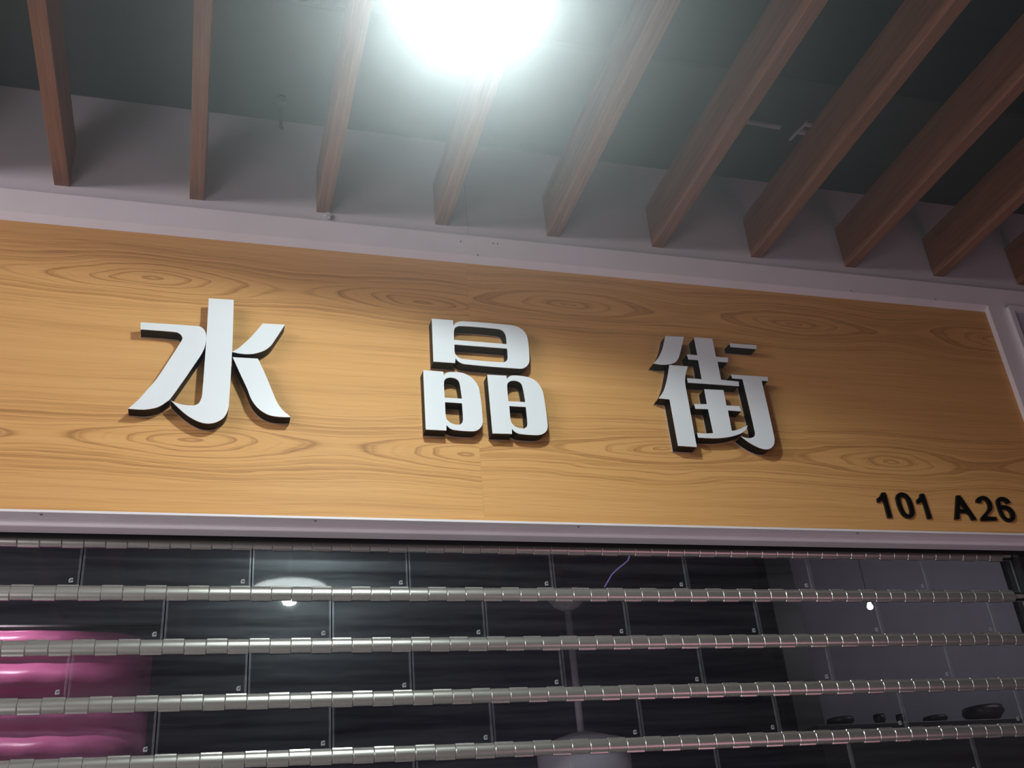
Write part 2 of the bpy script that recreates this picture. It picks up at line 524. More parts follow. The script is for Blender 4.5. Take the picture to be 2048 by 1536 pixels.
# ------------------------------------------------------------------ characters and digits
OUT = json.loads("""{"CH":{"shui":[[[[4715,30672],[5062,30675],[5411,30679],[5763,30681],[6117,30679],[6148,30678],[6180,30673],[6211,30664],[6241,30650],[6266,30633],[6290,30611],[6311,30586],[6328,30558],[6346,30516],[6361,30472],[6371,30
426],[6378,30379],[6382,30325],[6380,30271],[6376,30217],[6371,30164],[6365,30113],[6356,30063],[6346,30013],[6333,29964],[6313,29904],[6290,29844],[6265,29786],[6238,29730],[6080,29405],[5923,29087],[5765,28775],[5605,2
8471],[5582,28437],[5555,28409],[5526,28383],[5497,28357],[5465,28326],[5432,28295],[5399,28267],[5364,28242],[5325,28219],[5285,28201],[5244,28185],[5202,28171],[5147,28156],[5090,28143],[5034,28133],[4977,28127],[4889,
28124],[4802,28126],[4715,28129],[4627,28131],[4649,28156],[4671,28181],[4693,28207],[4715,28233],[4756,28283],[4796,28334],[4836,28386],[4875,28440],[4916,28502],[4956,28566],[4995,28631],[5034,28696],[5081,28768],[5129
,28839],[5175,28912],[5218,28988],[5289,29131],[5357,29277],[5423,29426],[5490,29576],[5561,29733],[5633,29891],[5703,30051],[5772,30213],[5777,30233],[5780,30254],[5781,30275],[5783,30296],[5770,30321],[5758,30346],[574
5,30370],[5728,30390],[5703,30411],[5676,30429],[5647,30441],[5617,30447],[5395,30457],[5173,30459],[4952,30459],[4733,30459]]],[[[6375,31579],[7027,31591],[7034,31182],[7043,30779],[7049,30381],[7053,29989],[7053,29588]
,[7050,29194],[7046,28804],[7040,28420],[7038,28373],[7035,28326],[7030,28279],[7021,28233],[7008,28183],[6993,28134],[6974,28088],[6950,28044],[6924,28006],[6893,27972],[6860,27941],[6825,27915],[6782,27888],[6738,27865
],[6692,27847],[6645,27835],[6593,27826],[6541,27823],[6488,27825],[6436,27832],[6382,27846],[6328,27864],[6276,27886],[6224,27912],[6168,27942],[6113,27976],[6060,28012],[6008,28051],[5951,28098],[5896,28148],[5842,2820
0],[5788,28252],[5746,28294],[5704,28338],[5663,28382],[5621,28426],[5648,28411],[5674,28396],[5701,28382],[5728,28371],[5774,28355],[5820,28341],[5866,28329],[5913,28321],[5978,28313],[6044,28309],[6109,28309],[6174,283
15],[6205,28322],[6235,28334],[6264,28352],[6289,28374],[6309,28401],[6324,28433],[6337,28467],[6347,28502],[6356,28540],[6363,28579],[6368,28619],[6370,28659],[6376,29063],[6379,29474],[6381,29891],[6382,30313],[6382,30
516],[6382,30721],[6380,30927],[6379,31134],[6379,31245],[6378,31356],[6376,31467]]],[[[7813,30907],[8402,30924],[8346,30812],[8290,30700],[8234,30589],[8178,30480],[8146,30416],[8114,30353],[8081,30291],[8043,30233],[80
06,30187],[7967,30144],[7924,30105],[7880,30070],[7827,30037],[7773,30009],[7717,29985],[7660,29964],[7606,29947],[7551,29935],[7496,29926],[7441,29920],[7385,29918],[7330,29920],[7275,29924],[7220,29929],[7177,29936],[7
134,29944],[7091,29953],[7048,29962],[7083,29987],[7119,30012],[7153,30037],[7187,30065],[7221,30099],[7255,30134],[7287,30171],[7319,30208],[7353,30247],[7387,30287],[7420,30327],[7452,30369],[7500,30434],[7546,30501],[
7593,30568],[7639,30637],[7683,30703],[7726,30771],[7770,30839]]],[[[7074,29800],[7721,29804],[7773,29687],[7826,29570],[7878,29453],[7928,29336],[7982,29203],[8033,29070],[8083,28936],[8135,28804],[8162,28733],[8190,286
63],[8219,28593],[8251,28526],[8283,28469],[8317,28415],[8353,28363],[8393,28314],[8442,28262],[8495,28215],[8548,28169],[8601,28122],[8543,28119],[8485,28115],[8427,28113],[8370,28112],[8308,28114],[8246,28117],[8185,28
122],[8125,28133],[8075,28146],[8026,28163],[7979,28184],[7933,28209],[7885,28240],[7838,28274],[7794,28312],[7753,28354],[7709,28406],[7668,28461],[7631,28519],[7597,28580],[7563,28654],[7535,28732],[7507,28811],[7478,2
8888],[7427,29005],[7375,29121],[7322,29237],[7270,29354],[7221,29465],[7172,29576],[7124,29688]]]],"jing":[[[[12493,31487],[13106,31486],[13116,31306],[13132,31330],[13148,31354],[13165,31377],[13184,31398],[13207,31416
],[13231,31431],[13257,31443],[13282,31453],[13322,31464],[13362,31473],[13403,31478],[13443,31480],[13791,31484],[14141,31485],[14492,31481],[14845,31472],[14906,31467],[14966,31457],[15023,31442],[15078,31418],[15126,3
1389],[15169,31354],[15209,31313],[15242,31266],[15269,31215],[15289,31159],[15303,31100],[15310,31039],[15317,30867],[15316,30695],[15309,30522],[15298,30350],[15292,30308],[15281,30265],[15265,30224],[15244,30185],[152
21,30152],[15194,30122],[15164,30096],[15132,30074],[15096,30055],[15058,30040],[15020,30031],[14982,30028],[14569,30027],[14160,30032],[13754,30043],[13353,30060],[13313,30067],[13274,30081],[13237,30100],[13202,30122],
[13176,30144],[13153,30170],[13132,30198],[13110,30225],[13095,30073],[12473,30073]],[[13132,31183],[13142,31210],[13158,31233],[13178,31254],[13200,31271],[13231,31289],[13264,31303],[13298,31312],[13331,31315],[13610,3
1321],[13889,31323],[14169,31318],[14448,31307],[14488,31302],[14525,31291],[14560,31274],[14591,31250],[14615,31219],[14633,31182],[14646,31142],[14655,31100],[14661,31030],[14661,30958],[14658,30886],[14657,30814],[131
03,30830],[13108,30918],[13111,31006],[13118,31095]],[[13108,30679],[14659,30668],[14658,30588],[14657,30508],[14654,30429],[14647,30349],[14642,30326],[14632,30304],[14621,30282],[14611,30260],[14584,30242],[14558,30223
],[14532,30207],[14505,30200],[14209,30196],[13915,30200],[13624,30210],[13335,30224],[13298,30228],[13262,30237],[13228,30251],[13197,30270],[13168,30294],[13141,30321],[13119,30353],[13105,30390],[13097,30460],[13099,3
0532],[13104,30606]]],[[[12170,29776],[12730,29770],[12748,29641],[12760,29662],[12772,29684],[12786,29705],[12802,29722],[12829,29740],[12857,29754],[12886,29764],[12916,29771],[12979,29778],[13042,29781],[13105,29781],
[13167,29780],[13210,29777],[13252,29773],[13294,29766],[13334,29754],[13384,29734],[13433,29710],[13480,29681],[13524,29649],[13565,29610],[13602,29567],[13636,29521],[13666,29472],[13691,29422],[13712,29370],[13727,293
16],[13736,29259],[13752,29016],[13763,28772],[13767,28530],[13764,28288],[13759,28245],[13748,28203],[13731,28161],[13711,28121],[13690,28089],[13665,28060],[13637,28034],[13607,28012],[13574,27994],[13539,27980],[13503
,27971],[13467,27966],[13337,27962],[13207,27962],[13078,27968],[12951,27978],[12916,27984],[12882,27995],[12849,28011],[12819,28029],[12796,28049],[12776,28071],[12757,28096],[12737,28119],[12728,27951],[12163,27951]],[
[12741,29455],[12747,29479],[12759,29502],[12775,29523],[12792,29542],[12812,29558],[12833,29571],[12855,29581],[12878,29588],[12913,29594],[12948,29597],[12983,29596],[13017,29591],[13046,29585],[13075,29575],[13102,295
61],[13125,29543],[13145,29522],[13161,29496],[13173,29469],[13180,29439],[13195,29317],[13205,29195],[13212,29072],[13220,28950],[12733,28950],[12733,29075],[12731,29201],[12733,29327]],[[12734,28814],[13214,28807],[132
14,28684],[13215,28562],[13215,28439],[13211,28317],[13208,28290],[13203,28263],[13194,28236],[13182,28212],[13167,28192],[13149,28175],[13129,28159],[13110,28142],[13079,28141],[13048,28139],[13017,28138],[12988,28142],
[12945,28152],[12904,28166],[12865,28184],[12828,28207],[12799,28233],[12773,28262],[12752,28297],[12741,28335],[12730,28452],[12729,28572],[12732,28693]]],[[[14003,29761],[14555,29768],[14569,29659],[14582,29678],[14595
,29697],[14608,29716],[14624,29732],[14649,29750],[14675,29767],[14702,29779],[14729,29787],[14802,29794],[14875,29797],[14947,29795],[15019,29791],[15077,29787],[15135,29780],[15192,29769],[15247,29753],[15300,29732],[1
5350,29706],[15397,29676],[15440,29640],[15475,29600],[15504,29555],[15530,29507],[15553,29457],[15572,29410],[15587,29360],[15599,29309],[15605,29256],[15620,29008],[15630,28761],[15634,28515],[15633,28270],[15630,28227
],[15622,28183],[15607,28141],[15587,28101],[15562,28067],[15531,28037],[15497,28011],[15462,27989],[15423,27971],[15383,27958],[15342,27949],[15301,27945],[15173,27940],[15046,27940],[14920,27945],[14795,27955],[14759,2
7962],[14724,27976],[14691,27994],[14660,28014],[14637,28032],[14617,28054],[14598,28077],[14578,28099],[14570,27943],[14014,27930]],[[14559,29469],[14565,29495],[14576,29519],[14591,29541],[14609,29561],[14633,29580],[1
4659,29595],[14687,29607],[14715,29615],[14751,29621],[14788,29623],[14824,29622],[14858,29616],[14889,29606],[14918,29593],[14945,29576],[14968,29554],[14984,29529],[14996,29500],[15004,29469],[15009,29437],[15023,29317
],[15032,29197],[15040,29076],[15048,28957],[14552,28951],[14552,29079],[14550,29208],[14551,29338]],[[14565,28804],[15048,28802],[15048,28668],[15049,28535],[15049,28401],[15044,28268],[15040,28245],[15031,28222],[15022
,28199],[15012,28176],[14922,28117],[14887,28120],[14852,28123],[14817,28126],[14783,28134],[14747,28146],[14712,28161],[14678,28179],[14649,28202],[14622,28229],[14599,28260],[14580,28295],[14570,28333],[14561,28448],[1
4560,28566],[14564,28685]]]],"jie":[[[[19739,31519],[20360,31539],[20294,31370],[20230,31202],[20164,31035],[20097,30869],[20082,30832],[20065,30796],[20046,30761],[20024,30727],[20003,30697],[19979,30668],[19953,30641],
[19925,30618],[19892,30595],[19857,30576],[19821,30560],[19785,30546],[19744,30534],[19702,30524],[19661,30516],[19620,30510],[19571,30504],[19523,30499],[19475,30496],[19427,30496],[19366,30499],[19306,30505],[19247,305
12],[19187,30518],[19233,30565],[19280,30612],[19325,30660],[19367,30711],[19415,30779],[19459,30850],[19501,30922],[19541,30996],[19570,31057],[19597,31119],[19622,31182],[19646,31244],[19670,31313],[19694,31381],[19716
,31450]]],[[[19704,30500],[20305,30493],[20273,30424],[20240,30355],[20209,30285],[20182,30215],[20159,30143],[20139,30070],[20124,29998],[20115,29927],[20108,29793],[20107,29661],[20109,29530],[20110,29399],[20110,28993
],[20110,28592],[20110,28197],[20111,27805],[19529,27818],[19516,29323],[19167,29340],[19210,29391],[19253,29441],[19296,29492],[19334,29546],[19374,29611],[19409,29679],[19442,29748],[19473,29817],[19505,29893],[19533,2
9969],[19561,30046],[19587,30123],[19618,30217],[19647,30311],[19675,30405]]],[[[20706,31547],[21319,31556],[21317,30911],[21730,30909],[21686,30739],[21337,30741],[21334,30104],[21919,30084],[21903,29924],[20212,29933],
[20216,30084],[20697,30080],[20700,30744],[20376,30747],[20358,30916],[20705,30916]]],[[[20714,29741],[21345,29750],[21339,29230],[21777,29233],[21799,29060],[21355,29067],[21346,28387],[21392,28397],[21438,28406],[21484
,28416],[21530,28429],[21584,28449],[21636,28472],[21689,28496],[21742,28521],[21785,28540],[21828,28560],[21870,28581],[21913,28601],[21893,28565],[21873,28528],[21852,28493],[21826,28461],[21782,28421],[21736,28384],[2
1687,28351],[21636,28322],[21577,28294],[21516,28270],[21455,28249],[21394,28230],[21319,28208],[21244,28189],[21169,28172],[21094,28158],[20997,28143],[20900,28131],[20803,28122],[20708,28116],[20584,28113],[20461,28112
],[20339,28113],[20217,28114],[20210,28265],[20262,28261],[20315,28257],[20367,28254],[20420,28253],[20497,28258],[20575,28265],[20652,28274],[20730,28282],[20716,29071],[20302,29060],[20289,29215],[20709,29234]]],[[[218
96,31435],[22818,31439],[22785,31299],[21903,31306]]],[[[21720,30314],[22958,30319],[22942,30171],[22718,30172],[22720,29682],[22724,29198],[22724,28721],[22719,28249],[22715,28201],[22706,28152],[22693,28103],[22675,280
54],[22657,28018],[22635,27983],[22609,27951],[22580,27922],[22546,27896],[22510,27874],[22472,27856],[22433,27845],[22384,27838],[22335,27837],[22287,27841],[22241,27849],[22186,27863],[22134,27882],[22083,27904],[22033
,27928],[21981,27954],[21931,27983],[21882,28013],[21834,28045],[21778,28088],[21724,28133],[21670,28180],[21616,28225],[21661,28212],[21706,28197],[21751,28185],[21798,28177],[21838,28176],[21879,28179],[21921,28185],[2
1962,28195],[21990,28205],[22017,28219],[22044,28234],[22070,28248],[22084,28281],[22098,28314],[22110,28347],[22115,28379],[22113,28822],[22104,29269],[22092,29721],[22081,30180],[21742,30183]]]]},"DG":[[[[26240,26750],
[26374,26761],[26372,25955],[26224,25935],[26231,26508],[26204,26495],[26176,26483],[26149,26471],[26122,26460],[26095,26450],[26069,26440],[26042,26431],[26015,26422],[26022,26552],[26053,26571],[26085,26590],[26116,266
09],[26144,26632],[26171,26659],[26194,26689],[26217,26720]]],[[[26957,26780],[27006,26774],[27052,26763],[27095,26746],[27130,26721],[27162,26685],[27186,26642],[27203,26596],[27216,26548],[27226,26490],[27230,26430],[2
7231,26370],[27229,26309],[27228,26262],[27226,26214],[27219,26166],[27205,26118],[27188,26083],[27165,26049],[27138,26018],[27106,25989],[27076,25970],[27044,25955],[27010,25945],[26977,25939],[26945,25937],[26915,25940
],[26887,25947],[26862,25958],[26830,25978],[26801,26001],[26776,26028],[26756,26059],[26734,26106],[26718,26156],[26706,26208],[26697,26262],[26690,26320],[26687,26379],[26687,26439],[26689,26499],[26691,26535],[26695,2
6571],[26704,26608],[26718,26644],[26736,26672],[26758,26699],[26784,26723],[26814,26743],[26849,26760],[26885,26772],[26922,26779]],[[26937,26657],[26964,26642],[26993,26628],[27019,26612],[27038,26590],[27054,26550],[2
7063,26506],[27067,26461],[27071,26415],[27075,26369],[27078,26321],[27078,26273],[27075,26225],[27072,26196],[27068,26166],[27059,26137],[27046,26107],[27033,26092],[27016,26079],[26996,26067],[26978,26055],[26958,26063
],[26937,26070],[26918,26078],[26903,26091],[26882,26123],[26866,26159],[26853,26196],[26843,26234],[26835,26284],[26829,26335],[26827,26387],[26826,26440],[26828,26477],[26833,26515],[26839,26552],[26844,26590]]],[[[276
13,26756],[27747,26767],[27773,25959],[27628,25940],[27633,26519],[27605,26504],[27577,26489],[27549,26474],[27520,26461],[27493,26451],[27466,26442],[27439,26434],[27412,26426],[27420,26554],[27451,26572],[27482,26590],
[27513,26609],[27539,26631],[27562,26661],[27580,26692],[27596,26724]]],[[[28923,26740],[29067,26751],[29397,25959],[29230,25932],[29212,25990],[29196,26051],[29174,26106],[29133,26147],[29072,26167],[28999,26169],[28921
,26164],[28845,26162],[28776,25969],[28603,25948]],[[28972,26537],[28897,26292],[29077,26275]]],[[[29594,26539],[29603,26567],[29611,26595],[29621,26623],[29639,26649],[29667,26674],[29699,26696],[29734,26714],[29769,267
28],[29813,26742],[29858,26752],[29902,26757],[29943,26757],[29983,26750],[30020,26739],[30053,26723],[30081,26702],[30105,26674],[30122,26643],[30135,26608],[30144,26572],[30150,26536],[30151,26498],[30148,26458],[30140
,26418],[30129,26386],[30113,26354],[30093,26323],[30069,26293],[30043,26265],[30012,26240],[29981,26216],[29950,26192],[29911,26160],[29872,26128],[29834,26097],[29795,26065],[30169,26065],[30146,25952],[29565,25924],[2
9567,25949],[29568,25973],[29572,25998],[29585,26021],[29620,26058],[29661,26090],[29705,26122],[29748,26154],[29789,26187],[29831,26219],[29873,26253],[29911,26288],[29935,26313],[29956,26340],[29973,26367],[29986,26394
],[29995,26431],[29999,26467],[29998,26502],[29992,26535],[29984,26562],[29972,26586],[29955,26608],[29933,26625],[29910,26632],[29883,26633],[29854,26632],[29826,26631],[29743,26521]]],[[[30362,26595],[30372,26620],[303
88,26645],[30409,26669],[30433,26690],[30460,26707],[30490,26721],[30520,26732],[30551,26740],[30588,26746],[30625,26749],[30660,26749],[30693,26744],[30733,26733],[30771,26718],[30805,26699],[30834,26676],[30851,26651],
[30861,26622],[30869,26591],[30877,26562],[30715,26524],[30704,26547],[30693,26571],[30680,26593],[30662,26611],[30643,26620],[30619,26623],[30594,26625],[30569,26628],[30549,26613],[30528,26599],[30509,26584],[30495,265
66],[30482,26537],[30476,26507],[30471,26477],[30466,26447],[30498,26454],[30530,26462],[30562,26468],[30592,26471],[30630,26470],[30666,26466],[30700,26459],[30732,26449],[30767,26432],[30800,26411],[30830,26388],[30854
,26360],[30874,26329],[30889,26294],[30899,26257],[30904,26218],[30903,26178],[30898,26137],[30886,26095],[30868,26054],[30851,26026],[30827,25999],[30799,25974],[30768,25954],[30728,25936],[30687,25922],[30645,25914],[3
0606,25911],[30568,25914],[30533,25922],[30502,25936],[30475,25953],[30440,25986],[30410,26022],[30385,26063],[30367,26106],[30352,26159],[30344,26216],[30341,26274],[30340,26333],[30339,26397],[30342,26462],[30348,26528
]],[[30462,26297],[30492,26310],[30522,26324],[30552,26335],[30581,26339],[30614,26336],[30645,26326],[30671,26312],[30693,26294],[30712,26268],[30725,26239],[30735,26207],[30740,26174],[30740,26151],[30735,26126],[30728
,26101],[30722,26076],[30628,26022],[30603,26029],[30576,26035],[30551,26042],[30531,26055],[30510,26079],[30495,26106],[30483,26136],[30473,26167],[30467,26198],[30465,26231],[30464,26264]]]]}""".replace("\n", ""))
FRONT = YB - 0.045


def character(name, key, label):
    loops = OUT['CH'][key]
    xs = [u for pc in loops for u, v in pc[0]]
    zs = [v for pc in loops for u, v in pc[0]]
    root = empty(name, ((min(xs) + max(xs)) * 5e-5, YB, min(zs) * 1e-4))
    tag(root, label, 'sign character', 'raised characters on the oak sign')
    inv = Matrix.Translation(-root.location)
    for pc in loops:
        p = link('stroke', prism('stroke', pc, FRONT + 0.0025, YB - 0.006, SIDE), root)
        p.matrix_parent_inverse = inv
        link('stroke_face', prism('stroke_face', pc, FRONT, FRONT + 0.0024, FACE), p)
        link('backing_plate', prism('backing_plate', pc, YB - 0.0059, YB - 0.0004, BACK), p)
    return root


character('sign_character', 'shui', 'white character 水 with black sides, leftmost of the three on the oak sign')
character('sign_character', 'jing', 'white character 晶 of three stacked boxes with black sides, middle of oak sign')
character('sign_character', 'jie', 'white character 街 of six strokes with black sides, right of the three characters')

DIG = ['sign_digit', 'sign_digit', 'sign_digit', 'sign_letter', 'sign_digit', 'sign_digit']
DLAB = ['black digit 1 that starts the number 101 on the oak sign',
        'black digit 0 in the middle of the number 101',
        'black digit 1 that ends the number 101, left of the gap',
        'black letter A before the digits 26',
        'black digit 2 between the letter A and the 6',
        'black digit 6 at the right end of the number row']
for nm, lb, lp in zip(DIG, DLAB, OUT['DG']):
    o = link(nm, prism(nm, lp, YB - 0.007, YB - 0.0004, DIGIT))
    tag(o, lb, 'letter' if nm == 'sign_letter' else 'digit', 'black unit number on the oak sign')

# ------------------------------------------------------------------ ceiling beams
BX, BS, BT, BZ, BH = 0.2033, 0.36268, 0.04066, 3.5357, 0.1619
bm = bmesh.new()
box(bm, 0, BT, -4.4, 0, 0, BH)
bevelled(bm, 0.0015, 2)
beam_me = to_mesh('ceiling_beam', bm, BEAM)
BLAB = ['brown wooden ceiling beam at the far left of the row',
        'brown wooden ceiling beam seen almost straight from below, second from left',
        'brown wooden ceiling beam with clear tape at its foot, left of the lamp',
        'brown wooden ceiling beam running behind the lit lamp, short part visible',
        'brown wooden ceiling beam just right of the lit lamp',
        'brown wooden ceiling beam with its foot above the left edge of character 街',
        'dark brown ceiling beam right of the white bracket, foot above the right edge of character 街',
        'dark brown ceiling beam with pink underside, third from right',
        'dark brown ceiling beam above the right end of the oak sign, second from right',
        'dark brown ceiling beam cut off by the right picture edge, rightmost']
for i, lb in enumerate(BLAB):
    o = link('ceiling_beam', beam_me, None, (BX + i * BS, YW - 0.0006, BZ))
    tag(o, lb, 'beam', 'wooden ceiling beams', 'thing')
WORD = {-1: 'nearest to it', -2: 'second from it', -3: 'third from it', -4: 'fourth from it', -5: 'furthest from it'}
for i in range(-5, 0):      # unseen beams added on the left to shade the wall there
    o = link('ceiling_beam', beam_me, None, (BX + i * BS, YW - 0.0006, BZ))
    tag(o, 'brown wooden ceiling beam beyond the left picture edge, ' + WORD[i], 'beam', 'wooden ceiling beams', 'thing')

# ------------------------------------------------------------------ round lamps
def lamp(loc, label):
    root = empty('ceiling_lamp', loc)
    tag(root, label, 'lamp', 'round corridor lamps')
    R = 0.190  # wider than the lamp itself, its bloom built into the disc
    link('diffuser', lathe('diffuser', [(0, -0.030), (0.05, -0.028), (0.10, -0.020), (0.14, -0.008), (R - 0.004, 0.004), (R - 0.004, 0.006)], DIFFUSER, 48), root)
    link('housing', lathe('housing', [(R - 0.003, 0.002), (R, 0.0), (R + 0.004, 0.006), (R + 0.002, 0.02), (0.12, 0.055), (0.06, 0.07), (0, 0.072)], HOUSING, 48), root)
    link('stem', lathe('stem', [(0, 0.07), (0.009, 0.07), (0.009, 1.0), (0, 1.0)], HOUSING, 12), root)
    link('ceiling_cup', lathe('ceiling_cup', [(0, 0.985), (0.045, 0.985), (0.05, 1.0), (0.05, 1.0295), (0, 1.0295)], HOUSING, 24), root)
    return root


lamp(LAMP1, 'round glowing white lamp hanging among the beams at the top of the view')
lamp(LAMP2, 'round white lamp further from the wall, mirrored in the shutter panes')
for c, watt in ((LAMP1, 62), (LAMP2, 8)):
    add_light('lamp_light', 'SPOT', c + Vector((0, 0, -0.04)), watt, LAMP_COLOR, aim=c + Vector((-0.28, 0.10, -2)),
              spot_size=math.radians(178), spot_blend=0.16, shadow_soft_size=0.04)

# ------------------------------------------------------------------ roller shutter
X0, Z0, PH, HB, PW = 0.38294, 2.5187, 0.13212, 0.0193, 0.40
shutter = empty('roller_shutter', (1.5, 0, 0))
tag(shutter, 'closed roller shutter of clear panes and aluminium hinge bars below the sign', 'shutter')
SINV = Matrix.Translation(-shutter.location)


def part(name, me, parent=shutter, loc=(0, 0, 0)):
    o = link(name, me, parent, loc)
    if parent is shutter:
        o.matrix_parent_inverse = SINV
    return o


# a pane: thin clear sheet with a raised rim all round
def pane_bm(bm, x0, x1, z0, z1):
    yf, yi, yb, r = -0.0030, -0.0012, 0.0015, 0.0042
    def ring(y, d):
        return [bm.verts.new(c) for c in ((x0 + d, y, z0 + d), (x1 - d, y, z0 + d), (x1 - d, y, z1 - d), (x0 + d, y, z1 - d))]
    b, a, c, e = ring(yb, 0), ring(yf, 0), ring(yf, r), ring(yi, r + 0.0010)
    for k in range(4):
        j = (k + 1) % 4
        for p, q in ((b, a), (a, c), (c, e)):
            f = bm.faces.new((p[k], p[j], q[j], q[k]))
            f.material_index = 1
    f = bm.faces.new(e)
    f.material_index = 0
    f = bm.faces.new(b[::-1])
    f.material_index = 0


def pane_mesh(w, h):
    bm = bmesh.new()
    pane_bm(bm, 0.0016, w - 0.0016, 0, h)
    bmesh.ops.recalc_face_normals(bm, faces=bm.faces)
    return to_mesh('pane', bm, [PANE, RIM])


PHH = PH - 2 * HB + 0.012
full = pane_mesh(PW, PHH)
XG = 3.118           # right end of the panes, inside the guide rail
bm = bmesh.new()
random.seed(3)
for k in range(9):
    a = random.uniform(0, 0.010); c = random.uniform(0, 0.009)
    box(bm, a, a + random.uniform(0.002, 0.006), -0.0006, 0, c, c + random.uniform(0.001, 0.004))
mark_me = to_mesh('moulded_mark', bm, MARK)
for row in range(6):
    off = 0.0 if row % 2 == 0 else 0.5
    zb = Z0 - PH * (row + 1) + HB - 0.006
    i = -4
    while True:
        xa = X0 + (i + off) * PW
        if xa > XG - 0.01:
            break
        if xa + PW > XG:
            p = part('pane', pane_mesh(XG - xa, PHH), shutter, (xa, 0, zb))
        else:
            p = part('pane', full, shutter, (xa, 0, zb))
            link('moulded_mark', mark_me, p, (PW - 0.028, -0.0012, 0.012))
        i += 1

# hinge bars: knuckles of alternating tabs, one every 50 mm
KW = PW / 8


def knuckle_bm(bm, x0, up):
    """tall rounded barrel with a short flat tab above (up) or below, ends slightly rounded over"""
    zt, zl = (0.0192, -0.0168) if up else (0.0172, -0.0190)
    prof = [(0.002, zt), (-0.0040, zt), (-0.0046, zt - 0.0008)]
    for k in range(9):
        a = math.radians(74 - k * 18.5)
        prof.append((-0.0030 - 0.0095 * math.cos(a), 0.0158 * math.sin(a)))
    prof += [(-0.0046, zl + 0.0008), (-0.0040, zl), (0.002, zl)]
    if up:
        prof = [(y - 0.0005, z) for y, z in prof]
    rings = []
    for dx, sh in ((0.0005, 0.0010), (0.0018, 0.0), (KW - 0.0018, 0.0), (KW - 0.0005, 0.0010)):
        rings.append([bm.verts.new((x0 + dx, y + (sh if i not in (0, len(prof) - 1) else 0), z - math.copysign(sh * 0.5, z))) for i, (y, z) in enumerate(prof)])
    n = len(prof)
    mid = [[bm.verts.new(v.co) for v in r] for r in rings[1:3]]
    for a, b in ((rings[0], rings[1]), mid, (rings[2], rings[3])):
        for i in range(n):
            j = (i + 1) % n
            f = bm.faces.new((a[i], a[j], b[j], b[i]))
            f.smooth = (a is mid[0]) and 3 <= i <= n - 5
    bm.faces.new([bm.verts.new(v.co) for v in rings[0][::-1]])
    bm.faces.new([bm.verts.new(v.co) for v in rings[-1]])


kn = []
for up in (True, False):
    bm = bmesh.new()
    knuckle_bm(bm, 0, up)
    bmesh.ops.recalc_face_normals(bm, faces=bm.faces)
    kn.append(to_mesh('knuckle', bm, HINGE))
NK0, NK1 = -4, 55      # knuckles that can be seen
for row in range(5):
    z = Z0 - PH * row
    bm = bmesh.new()
    tube(bm, [(-1.22, -0.001, 0), (XG, -0.001, 0)], 0.0078, 8)
    bar = part('hinge_bar', to_mesh('hinge_bar', bm, HINGE), shutter, (0, 0, z))
    for k in range(NK0, NK1):
        xa = X0 + k * KW
        if xa + KW > XG + 0.005:
            break
        link('knuckle', kn[(k + row) % 2], bar, (xa, 0, 0))
# the same curtain on to the left and down to the floor, out of view
bm = bmesh.new()
for row in range(5):
    for k in range(-32, NK0):
        n0 = len(bm.verts)
        knuckle_bm(bm, X0 + k * KW, (k + row) % 2 == 0)
        bm.verts.ensure_lookup_table()
        for v in bm.verts[n0:]:
            v.co.z += Z0 - PH * row
for row in range(5, 19):
    box(bm, -1.22, XG, -0.010, 0.002, Z0 - PH * row - 0.018, Z0 - PH * row + 0.018)
bmesh.ops.recalc_face_normals(bm, faces=bm.faces)
tag(part('hinge_run', to_mesh('hinge_run', bm, HINGE)), kind='stuff')
bm = bmesh.new()
for row in range(6, 19):
    pane_bm(bm, -1.22, XG, max(0.003, Z0 - PH * (row + 1) + HB - 0.006), Z0 - PH * row - HB + 0.006)
bmesh.ops.recalc_face_normals(bm, faces=bm.faces)
tag(part('pane_run', to_mesh('pane_run', bm, [PANE, RIM])), kind='stuff')

bm = bmesh.new()
box(bm, XG + 0.003, XG + 0.012, -0.030, 0.03, 0, 2.535)
box(bm, XG + 0.012, 3.45, -0.022, 0.03, 0, 2.535)
box(bm, XG - 0.016, XG + 0.003, 0.010, 0.03, 0, 2.535)
bmesh.ops.recalc_face_normals(bm, faces=bm.faces)
part('guide_rail', to_mesh('guide_rail', bm, RAIL))
bm = bmesh.new()
box(bm, XL, 3.5, -0.0495, 0.012, 2.560, 2.575)
box(bm, XL, 3.5, 0.012, 0.03, 2.535, 2.80)
bmesh.ops.recalc_face_normals(bm, faces=bm.faces)
part('shutter_hood', to_mesh('shutter_hood', bm, BLACK))
part('brush_seal', box_mesh('brush_seal', XL, 3.5, -0.0310, -0.0255, 2.5140, 2.5595, BLACK))

# ------------------------------------------------------------------ neighbouring light box on the right
nb = empty('light_box', (4.2, YT, 2.6))
tag(nb, 'grey neighbouring sign box with white rounded frame at the right picture edge', 'sign')
NI = Matrix.Translation(-nb.location)


def rrect(x0, x1, z0, z1, r, n=5):
    pts = []
    for cx, cz, a0 in ((x1 - r, z1 - r, 0), (x0 + r, z1 - r, 90), (x0 + r, z0 + r, 180), (x1 - r, z0 + r, 270)):
        for k in range(n + 1):
            a = math.radians(a0 + 90 * k / n)
            pts.append((round((cx + r * math.cos(a)) * 1e4), round((cz + r * math.sin(a)) * 1e4)))
    return pts


f = link('frame', prism('frame', [rrect(3.334, 5.1, 2.47, 3.403, 0.012), rrect(3.354, 5.08, 2.49, 3.381, 0.003)[::-1]], YT - 0.016, YT - 0.0005, WHITE_TRIM), nb)
f.matrix_parent_inverse = NI
f = link('sheet', box_mesh('sheet', 3.345, 5.09, YT - 0.006, YT - 0.0006, 2.48, 3.39, SIGNGREY), nb)
f.matrix_parent_inverse = NI

# ------------------------------------------------------------------ small things under the ceiling
def place(o, loc):
    o.location = loc
    return o


